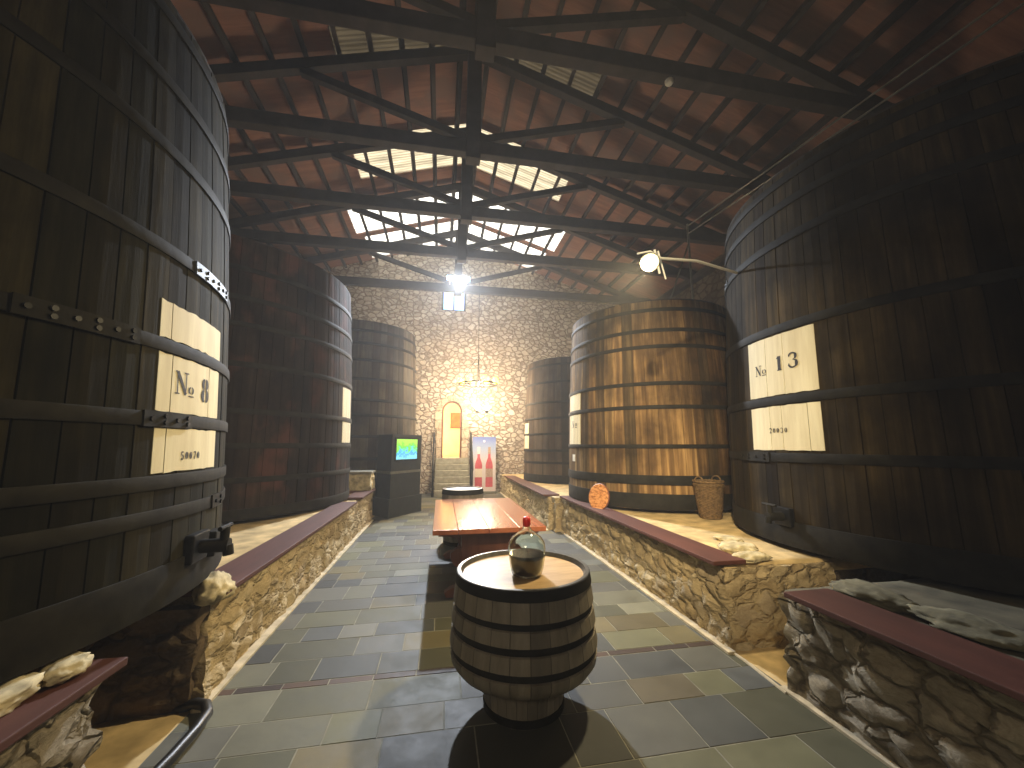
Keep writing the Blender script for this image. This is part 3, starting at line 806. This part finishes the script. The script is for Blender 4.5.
CX, CY = .575, 2.74
prof = [(.255,.0),(.258,.05),(.262,.12),(.28,.185),(.36,.225),(.44,.265),(.474,.31),(.480,.355),(.464,.36),(.464,.40),(.484,.405),(.474,.485),(.458,.49),(.458,.53),(.476,.535),(.464,.61),(.448,.615),(.448,.65),(.466,.655),(.452,.76),(.443,.825)]
def rad_at(z):
    for (ra, za), (rb, zb) in zip(prof, prof[1:]):
        if za <= z <= zb: return ra+(rb-ra)*(z-za)/(zb-za)
    return prof[-1][0]
T = thing('cask_table', 'upright grey oak cask standing in the aisle under the wine demijohn', 'barrel', (CX, CY, 0))
cask(T, CX, CY, prof, 26, .80, .405, 'cask_head', [(z, rad_at(z), z2, rad_at(z2)) for z, z2 in ((.005,.05),(.362,.398),(.492,.528),(.617,.648),(.765,.825))])

# demijohn
D = thing('demijohn', 'clear glass demijohn half full of dark wine with a red wax cap', 'demijohn', (.585, 2.66, .80))
dx, dy, dz = .585, 2.66, .802
gp = [(0,0),(.085,0),(.10,.008),(.112,.05),(.122,.11),(.126,.17),(.12,.205),(.10,.235),(.065,.262),(.034,.282),(.022,.305),(.020,.345),(.024,.350)]
gin = [(r-.005 if r > .01 else 0, z+(.006 if z < .01 else 0)) for r, z in gp]
b = MB(); b.lathe(gp + [(.016,.350)] + gin[::-1][1:], (dx,dy,dz), 40); b.build('glass_body', M['glass'], D, smooth=True)
wp = [(0,.0075),(.079,.0075),(.093,.014),(.105,.05),(.114,.105),(.1175,.135),(0,.135)]
b = MB(); b.lathe(wp, (dx,dy,dz), 40); b.build('wine', M['wine'], D, smooth=40)
b = MB(); b.lathe([(.0215,.305),(.026,.312),(.027,.345),(.025,.362),(.015,.368),(0,.368)], (dx,dy,dz), 24); b.build('wax_cap', M['wax'], D, smooth=True)

# ------------------------------------------------------------------ refectory table
T = thing('refectory_table', 'long red-brown wooden table in the aisle behind the cask', 'table', (.54, 5.3, 0))
b = MB()
for x0, x1 in ((-.06,.20),(.204,.52),(.524,.84),(.844,1.14)): b.box(x0, x1, 4.2, 6.5, .735, .785, bevel=.004)
b.build('tabletop', M['table'], T)
MB().box(.0, 1.08, 4.3, 6.4, .70, .735).build('apron', M['table_dark'], T)
for y in (4.62, 6.1):
    half = [(.0,0),(.44,0),(.46,.05),(.40,.09),(.26,.12),(.24,.2),(.27,.28),(.36,.33),(.40,.40),(.40,.46),(.34,.50),(.27,.52),(.26,.56),(.31,.60),(.42,.64),(.46,.70)]
    pts = [(.54+x, y, z) for x, z in half]+[(.54, y, .70)]
    L = [(.54+x, y-.05, z) for x, z in half] + [(.54-x, y-.05, z) for x, z in half[::-1][:-1]]
    MB().poly(L, (0,.1,0)).build('trestle_leg', M['table_dark'], T)
MB().box(.25, .80, 4.46, 4.57, .10, .70, bevel=.01).build('front_panel', M['table_dark'], T)
MB().box(.46, .62, 4.5, 6.2, .16, .26, bevel=.01).build('stretcher', M['table_dark'], T)

# second cask behind the table
T = thing('cask_table', 'dark upright cask with a pale shiny top, behind the far end of the table', 'barrel', (.4, 7.0, 0))
prof2 = [(.30,0),(.34,.15),(.37,.32),(.385,.47),(.378,.62),(.36,.78),(.345,.90)]
cask(T, .4, 7.0, prof2, 24, .885, .325, 'white_metal', [(.0,.302,.06,.318),(.2,.352,.25,.36),(.66,.374,.71,.37),(.82,.357,.90,.347)])

# ------------------------------------------------------------------ kiosk
K = thing('screen_kiosk', 'tall charcoal kiosk with a small bright screen, at the end of the left ledge', 'kiosk', (-1.1, 10.0, 0))
A, B, Cc = Vector((-1.57,10.01,0)), Vector((-1.13,9.42,0)), Vector((-.45,10.38,0)); Dd = A+Cc-B
def prism(b, pts, z0, z1, inset=0):
    c = sum(pts, Vector())/4
    q = [p+(c-p).normalized()*inset for p in pts]
    b.poly([(p.x, p.y, z0) for p in q], (0,0,z1-z0)); return b
Q = [A, B, Cc, Dd]
prism(MB(), Q, 0, .42).build('plinth', M['kiosk'], K)
prism(MB(), Q, .42, .98, .05).build('lower_body', M['kiosk'], K)
prism(MB(), Q, .98, 1.04, .035).build('counter_strip', M['kiosk_strip'], K)
prism(MB(), Q, 1.04, 1.90, .05).build('upper_body', M['kiosk'], K)
d1 = (Cc-B).normalized(); n1 = Vector((d1.y, -d1.x, 0)); c4 = sum(Q, Vector())/4
Bi = B+(c4-B).normalized()*.05; Ci = Cc+(c4-Cc).normalized()*.05; Lf = (Ci-Bi).length
def kq(u0, u1, z0, z1, o0, o1):
    p = [Bi+d1*Lf*u0, Bi+d1*Lf*u1]
    return [(p[0]+n1*o0)+Vector((0,0,z0)), (p[1]+n1*o0)+Vector((0,0,z0)), (p[1]+n1*o0)+Vector((0,0,z1)), (p[0]+n1*o0)+Vector((0,0,z1))], n1*(o1-o0)
MB().poly(*kq(.09, .86, 1.27, 1.83, 0, .012)).build('screen_bezel', M['black_iron'], K)
def screen_mat():
    m, nt, b = new_mat('screen_picture')
    c = coords(nt)
    n = nd(nt, 'ShaderNodeTexNoise', Scale=9.0, Detail=5.0); nt.links.new(c, n.inputs[0])
    sp = nt.nodes.new('ShaderNodeSeparateXYZ'); nt.links.new(c, sp.inputs[0])
    ad = nt.nodes.new('ShaderNodeMath'); ad.operation = 'MULTIPLY_ADD'; ad.inputs[1].default_value = 1.5; ad.inputs[2].default_value = -2.28
    nt.links.new(sp.outputs[2], ad.inputs[0])
    a2 = nt.nodes.new('ShaderNodeMath'); a2.operation = 'ADD'; nt.links.new(ad.outputs[0], a2.inputs[0]); nt.links.new(n.outputs[0], a2.inputs[1])
    r = ramp(nt, [(.25, (.25,.75,.9)), (.4, (.05,.35,.8)), (.5, (.2,.8,.55)), (.6, (.15,.65,.05)), (.8, (.45,.85,.1))], a2.outputs[0])
    nt.links.new(r.outputs[0], b.inputs['Emission Color']); b.inputs['Emission Strength'].default_value = 1.3
    b.inputs['Base Color'].default_value = (.02,.02,.02,1)
    return m
MB().poly(*kq(.13, .82, 1.31, 1.79, .012, .016)).build('screen', screen_mat(), K)

# ------------------------------------------------------------------ stairs, rails, banner
ST = thing('stone_staircase', 'straight flight of grey stone steps up to the arched doorway', 'stairs', (.4, 13.4, 0))
for k in range(6):
    MB().box(-.18, .98, 12.92+.18*k, YB-.06, .2*k+ (0 if k == 0 else 0), .2*(k+1), bevel=.022).build('step', M['tread'], ST)
for s, x, lab in ((-1, -.24, 'dark iron handrail on the left side of the steps'), (1, 1.04, 'dark iron handrail on the right side of the steps, next to the banner')):
    T = thing('stair_rail', lab, 'handrail', (x, 13.4, 0), 'iron handrails of the steps')
    for y, z0 in ((12.98, 0), (13.42, 0), (13.86, 0)):
        zt = .95+(y-12.9)*1.12
        MB().tube([(x, y, z0), (x, y, zt)], .022, 8).build('rail_post', M['black_iron'], T)
    MB().tube([(x, 12.84, .84), (x, 12.9, .95), (x, 13.4, 1.51), (x, 13.9, 2.07), (x, 13.95, 2.08)], .028, 8).build('hand_rail', M['black_iron'], T)
    MB().tube([(x, 12.98, .35), (x, 13.86, 1.33)], .015, 8).build('lower_rail', M['black_iron'], T)

BN = thing('roll_up_banner', 'white roll-up banner printed with two rosé bottles, right of the steps', 'banner', (1.5, 13.6, 0))
bx0, bx1, by = 1.08, 1.90, 13.6
def grad_mat():
    m, nt, b = new_mat('banner_sky_print')
    sp = nt.nodes.new('ShaderNodeSeparateXYZ'); nt.links.new(coords(nt), sp.inputs[0])
    r = ramp(nt, [(0, (.62,.52,.50)), (.6, (.56,.52,.55)), (.8, (.33,.40,.58)), (1, (.13,.18,.45))])
    mr = nt.nodes.new('ShaderNodeMapRange'); mr.inputs[1].default_value = 0; mr.inputs[2].default_value = 1.9
    nt.links.new(sp.outputs[2], mr.inputs[0]); nt.links.new(mr.outputs[0], r.inputs[0])
    nt.links.new(r.outputs[0], b.inputs['Base Color']); return m
MB().box(bx0, bx1, by-.004, by+.004, .07, 1.93).build('printed_sheet', grad_mat(), BN)
MB().box(bx0-.02, bx1+.02, by-.08, by+.1, 0, .08, bevel=.015).build('base_cassette', M['steel'], BN)
MB().tube([(1.49, by+.02, .05), (1.49, by+.02, 1.93)], .012, 8).build('support_pole', M['steel'], BN)
for cx, neck, lab, cap in ((1.30, 'pink', 'label_w', 'pink'), (1.67, 'rose', 'label_d', 'label_d')):
    w = .125; z0 = .22
    L = [(-w,z0),(w,z0),(w,.95),(w*.85,1.05),(.045,1.22),(.04,1.52),(-.04,1.52),(-.045,1.22),(-w*.85,1.05),(-w,.95)]
    o = MB().poly([(cx+x, by-.0045, z) for x, z in L], (0,-.003,0)).build('printed_bottle', M['rose'], BN)
    MB().box(cx-w, cx+w, by-.009, by-.0078, .55, .84).build('printed_label', M[lab], o)
    MB().box(cx-.045, cx+.045, by-.009, by-.0078, 1.34, 1.58).build('printed_capsule', M[cap], o)
MB().tube([(1.49, by-.005, 1.78), (1.49, by-.007, 1.78)], .035, 16).build('printed_emblem', M['banner_w'], BN)

# ------------------------------------------------------------------ disc, basket
T = thing('painted_disc', 'round orange painted wooden disc leaning on the golden brown vat', 'disc', (2.42, 5.80, LZ))
ctr = Vector((2.42, 5.80, LZ+.213)); face = Vector((-.90,-.42,.2)).normalized()
q = face.to_track_quat('Z', 'Y').to_matrix().to_4x4()
MB().lathe([(0,-.015),(.195,-.015),(.205,-.008),(.205,.008),(.195,.014)], ctr, 48, M=q).build('disc_edge', M['table_dark'], T, smooth=30)
MB().lathe([(.197,.012),(.194,.016),(0,.016)], ctr, 48, M=q).build('disc_face', M['disc'], T)

T = thing('wicker_basket', 'tall round wicker basket between the golden vat and the vat marked No 13', 'basket', (3.71, 4.98, LZ))
bx, by_ = 3.71, 4.98
b = MB(); n = 30
def br(t): return .13+.05*t**.7 + (.01 if t > .93 else 0)
for k in range(26):
    t = (k+.5)/26; z = LZ+.03+t*.44; r = br(t)
    ph = PI*(k % 2)
    b.tube([(bx+(r+.008*math.cos(n/2*a+ph))*math.cos(a), by_+(r+.008*math.cos(n/2*a+ph))*math.sin(a), z) for a in [2*PI*i/60 for i in range(61)]], .0095, 5, cap=False)
b.build('woven_side', M['wicker'], T, smooth=True)
b = MB()
for i in range(n//2*2):
    a = 2*PI*i/n
    b.tube([(bx+br(t)*math.cos(a), by_+br(t)*math.sin(a), LZ+.02+t*.46) for t in (0,.33,.66,1)], .007, 5)
b.build('stakes', M['wicker'], T)
MB().lathe([(0,LZ+.01),(.135,LZ+.01),(.135,LZ+.04),(0,LZ+.04)], (bx,by_,0), 24).build('basket_base', M['wicker'], T)
b = MB(); b.tube([(bx+.19*math.cos(a), by_+.19*math.sin(a), LZ+.5+.006*math.sin(18*a)) for a in [2*PI*i/40 for i in range(41)]], .016, 7, cap=False); b.build('basket_rim', M['wicker'], T, smooth=True)
for a0 in (3.4, .3):
    px, py = bx+.18*math.cos(a0), by_+.18*math.sin(a0); tx, ty = -math.sin(a0), math.cos(a0)
    b = MB(); b.tube([(px+tx*.07*math.cos(t), py+ty*.07*math.cos(t), LZ+.5+.07*math.sin(t)) for t in [PI*i/10 for i in range(11)]], .01, 6); b.build('basket_handle', M['wicker'], T, smooth=True)

# black hose in the left gap
b = MB(); b.tube([(-1.60,3.06,.0),(-1.48,3.03,.04),(-1.40,2.99,.045),(-1.345,2.90,.045),(-1.33,2.75,.045),(-1.335,2.55,.045),(-1.36,2.3,.045),(-1.39,2.0,.04)], .03, 14)
tag(b.build('black_hose', M['hose'], smooth=True), 'thick glossy black hose curling out of the gap between the left ledges', 'hose')

# ------------------------------------------------------------------ chandelier
chx, chy, chz = 1.1, 12.0, 3.55
CH = thing('chandelier', 'iron ring chandelier with amber lamps glowing before the stone gable wall', 'chandelier', (chx, chy, chz))
MB().tube([(chx+.6*math.cos(a), chy+.6*math.sin(a), chz) for a in [2*PI*i/40 for i in range(41)]], .022, 8, cap=False).build('ring', M['black_iron'], CH, smooth=True)
MB().tube([(chx-.6,chy,chz),(chx+.6,chy,chz)], .015, 6).tube([(chx,chy-.6,chz),(chx,chy+.6,chz)], .015, 6).build('crossbars', M['black_iron'], CH)
b = MB(); b.tube([(chx,chy,chz),(chx,chy,6.9+.05)], .009, 6)
for a in (0, PI/2, PI, 3*PI/2): b.tube([(chx+.58*math.cos(a), chy+.58*math.sin(a), chz+.02), (chx, chy, chz+.9)], .006, 5)
b.build('suspension_chain', M['black_iron'], CH)
M['amber'] = emis('amber_lamp_glass', (1,.58,.06), 9)
M['warmbulb'] = emis('warm_bulb', (1,.86,.50), 26)
for i in range(8):
    a = 2*PI*i/8+.2; x, y = chx+.6*math.cos(a), chy+.6*math.sin(a)
    s_ = MB().lathe([(.03,-.02),(.075,.03),(.085,.09),(.06,.15),(.055,.15),(.08,.09),(.07,.03),(.025,-.015)], (x,y,chz+.03), 16, closed=True).build('lamp_shade', M['amber'], CH, smooth=True)
    MB().ball((x,y,chz+.12), .055, 2, (1,1,1.3)).build('bulb', M['warmbulb'], CH, smooth=True)
L = bpy.data.lights.new('chandelier_light', 'POINT'); L.energy = 760; L.color = (1,.80,.55); L.shadow_soft_size = .5
o = bpy.data.objects.new('chandelier_light', L); COL.objects.link(o); o.location = (chx, chy, chz-.15); 
# wall lamps
M['white_glow'] = emis('warm_white_globe', (1,.90,.62), 7)
for x, lab in ((1.26, 'left'), (1.60, 'right')):
    T = thing('wall_lamp', f'round glowing wall lamp below the chandelier, {lab} of the pair', 'wall lamp', (x, YB, 2.9), 'pair of wall lamps on the gable wall')
    MB().box(x-.05, x+.05, YB-.06, YB+.03, 2.82, 3.0, bevel=.01).tube([(x,YB-.04,2.88),(x,YB-.14,2.86),(x,YB-.18,2.90)], .012, 6).build('lamp_bracket', M['black_iron'], T)
    MB().ball((x, YB-.18, 2.98), .1, 3).build('lamp_globe', M['white_glow'], T, smooth=True)
    L = bpy.data.lights.new('wall_lamp_light', 'POINT'); L.energy = 12; L.color = (1,.88,.62); L.shadow_soft_size = .1
    o = bpy.data.objects.new('wall_lamp_light', L); COL.objects.link(o); o.location = (x, YB-.4, 3.0)

# blue-white floodlights on the last king post
M['cool'] = emis('cool_led_face', (.35,.68,1), 7)
for s, x, z, lab in ((-1, .14, 7.30, 'left of the king post'), (1, .72, 7.30, 'right of the king post')):
    y = 12.62
    T = thing('led_floodlight', f'small blue-white floodlight on the last roof truss, {lab}', 'floodlight', (x, y, z), 'blue-white floodlights on the last truss')
    Mx = Matrix.Translation((x, y, z)) @ Matrix.Rotation(R(25), 4, 'X')
    MB().box(-.12, .12, -.04, .05, -.1, .1, Mx, bevel=.01).build('lamp_housing', M['black_iron'], T)
    MB().box(-.10, .10, -.046, -.041, -.08, .08, Mx).build('lamp_face', M['cool'], T)
    MB().beam((x, y+.04, z-.08), (x, 12.80, z-.2), .03, .03).tube([(x, y, z+.1), (x+s*-.1, y+.02, z+.17), (.43, 12.78, z+.15)], .01, 6).build('lamp_bracket', M['white_metal'], T)
def spot(name, loc, target, energy, color, size, blend, radius, parent=None):
    L = bpy.data.lights.new(name, 'SPOT'); L.energy = energy; L.color = color; L.spot_size = R(size); L.spot_blend = blend; L.shadow_soft_size = radius
    o = bpy.data.objects.new(name, L); COL.objects.link(o); o.location = loc
    o.rotation_euler = (Vector(target)-Vector(loc)).to_track_quat('-Z', 'Y').to_euler(); return o
spot('led_light', (.43, 12.45, 7.2), (.5, 3.5, 0), 5200, (.84,.90,1), 74, .9, .12)

# warm floodlight on a bracket by vat 13
fx, fy, fz = 1.94, 3.20, 3.40
T = thing('warm_floodlight', 'blazing warm white floodlight hanging on a bracket left of the vat marked No 13', 'floodlight', (fx, fy, fz))
Mx = Matrix.Translation((fx, fy, fz)) @ Matrix.Rotation(R(-33), 4, 'Z') @ Matrix.Rotation(R(30), 4, 'X')
M['flood'] = emis('hot_flood_lens', (1,.86,.46), 60)
q = Mx.to_3x3().to_4x4() @ Matrix.Rotation(R(90), 4, 'X')
MB().lathe([(0,-.12),(.04,-.12),(.065,-.06),(.085,.0),(.09,.02),(.08,.02),(.072,.0),(0,-.03)], (fx,fy,fz), 28, M=q).build('lamp_housing', M['steel'], T, smooth=40)
MB().lathe([(.0,.0),(.05,.0),(.05,.012),(0,.02)], (fx,fy,fz), 24, M=q).build('lamp_lens', M['flood'], T, smooth=40)
b = MB(); p0 = v13.pt(R(-72), 3.74, .02); e = Vector((fx+.05, fy+.1, fz+.1))
b.tube([p0, (p0+e)/2+Vector((0,0,.06)), e], .016, 8)
b.build('bracket_arm', M['white_metal'], T)
b = MB(); b.tube([e+Vector((.1,.05,.12)), e+Vector((.16,.08,-.12))], .012, 8).tube([e+Vector((.17,.1,.14)), e+Vector((.27,.15,-.14))], .009, 8).tube([e+Vector((-.12,0,.03)), e+Vector((.02,0,.07)), e+Vector((.18,.05,.03))], .01, 8)
b.build('stay_rods', M['white_metal'], T)
aim = (Vector((-.9, 3.9, 0)))
spot('flood_light', (fx-.05, fy-.04, fz-.06), (-.6, 6.0, .5), 520, (1,.79,.44), 178, 1.0, .08)
spot('added_fill_spot', (-.8, -1.5, 4.6), (2.95, 5.6, 1.3), 2500, (1,.80,.48), 41, .85, .1)  # added fill spot behind the camera, no fixture, brightens the right side

# cables along the right
for dz, lab in ((0, 'upper'), (-.16, 'lower')):
    b = MB(); b.tube([(4.6,6.2,5.86+dz),(4.55,4.2,5.58+dz),(4.5,2.02,5.32+dz),(4.5,-1.5,5.1+dz)], .012, 6)
    tag(b.build('overhead_cable', M['steel'], smooth=True), f'grey cable running over the vat marked No 13, {lab} of two', 'cable', 'cables above the right vats')
b = MB(); b.tube([(4.6,6.2,5.9),(4.6,6.2,4.0-.14)], .02, 8).tube([(4.6,6.2,5.5),(4.0,6.3,3.87)], .014, 8)
tag(b.build('cable_mast', M['steel']), 'thin grey mast standing on the golden brown vat and holding the cables', 'mast')
# smoke detector under the nearest tie beam
b = MB(); b.lathe([(0,6.83),(.045,6.835),(.06,6.86),(.06,6.892),(0,6.892)], (3.12,4.36,0), 24)
tag(b.build('smoke_detector', M['white_metal'], smooth=40), 'small round white detector under the nearest tie beam', 'detector')

# ------------------------------------------------------------------ sky, passage light, added haze and fill
w = bpy.data.worlds.new('World'); S.world = w; w.use_nodes = True
bg = w.node_tree.nodes['Background']; bg.inputs[0].default_value = (1,.965,.88,1); bg.inputs[1].default_value = 4.5
L = bpy.data.lights.new('passage_light', 'POINT'); L.energy = 420; L.color = (1,.84,.48); L.shadow_soft_size = .2
o = bpy.data.objects.new('passage_light', L); COL.objects.link(o); o.location = (-.4, YB+1.2, 3.6)

hz = bpy.data.materials.new('glow_haze'); hz.use_nodes = True; nt = hz.node_tree; nt.nodes.remove(nt.nodes['Principled BSDF'])
vs = nt.nodes.new('ShaderNodeVolumeScatter'); vs.inputs['Density'].default_value = 0.0068; vs.inputs['Anisotropy'].default_value = .35; vs.inputs['Color'].default_value = (.95,.95,.95,1)  # volume added to give a veiling glow around the lamps
nt.links.new(vs.outputs[0], nt.nodes['Material Output'].inputs['Volume'])
b = MB(); b.box(XL-.5, XR+.5, YF-.5, YB+3.6, -.5, RZ+.5)
tag(b.build('haze', hz), 'thin haze volume added for the veiling glow around the lamps', 'haze', None, 'stuff')
L = bpy.data.lights.new('added_fill_light', 'POINT'); L.energy = 120; L.color = (1,.84,.6); L.shadow_soft_size = .3
o = bpy.data.objects.new('added_fill_light', L); COL.objects.link(o); o.location = (-1.1, -2.2, 3.4)  # unseen fill lamp added behind the camera to lift the dark foreground

# ------------------------------------------------------------------ camera
cam = bpy.data.cameras.new('Camera'); co = bpy.data.objects.new('Camera', cam); COL.objects.link(co)
co.location = (0, 0, 1.65); co.rotation_euler = (R(90+9.003), 0, R(-10.323))
cam.sensor_width = 36; cam.lens = 385/1024*36; cam.clip_start = .02
S.camera = co
S.view_settings.view_transform = 'Standard'; S.view_settings.look = 'None'; S.view_settings.gamma = 1
S.view_settings.use_curve_mapping = False; S.view_settings.exposure = 0.12
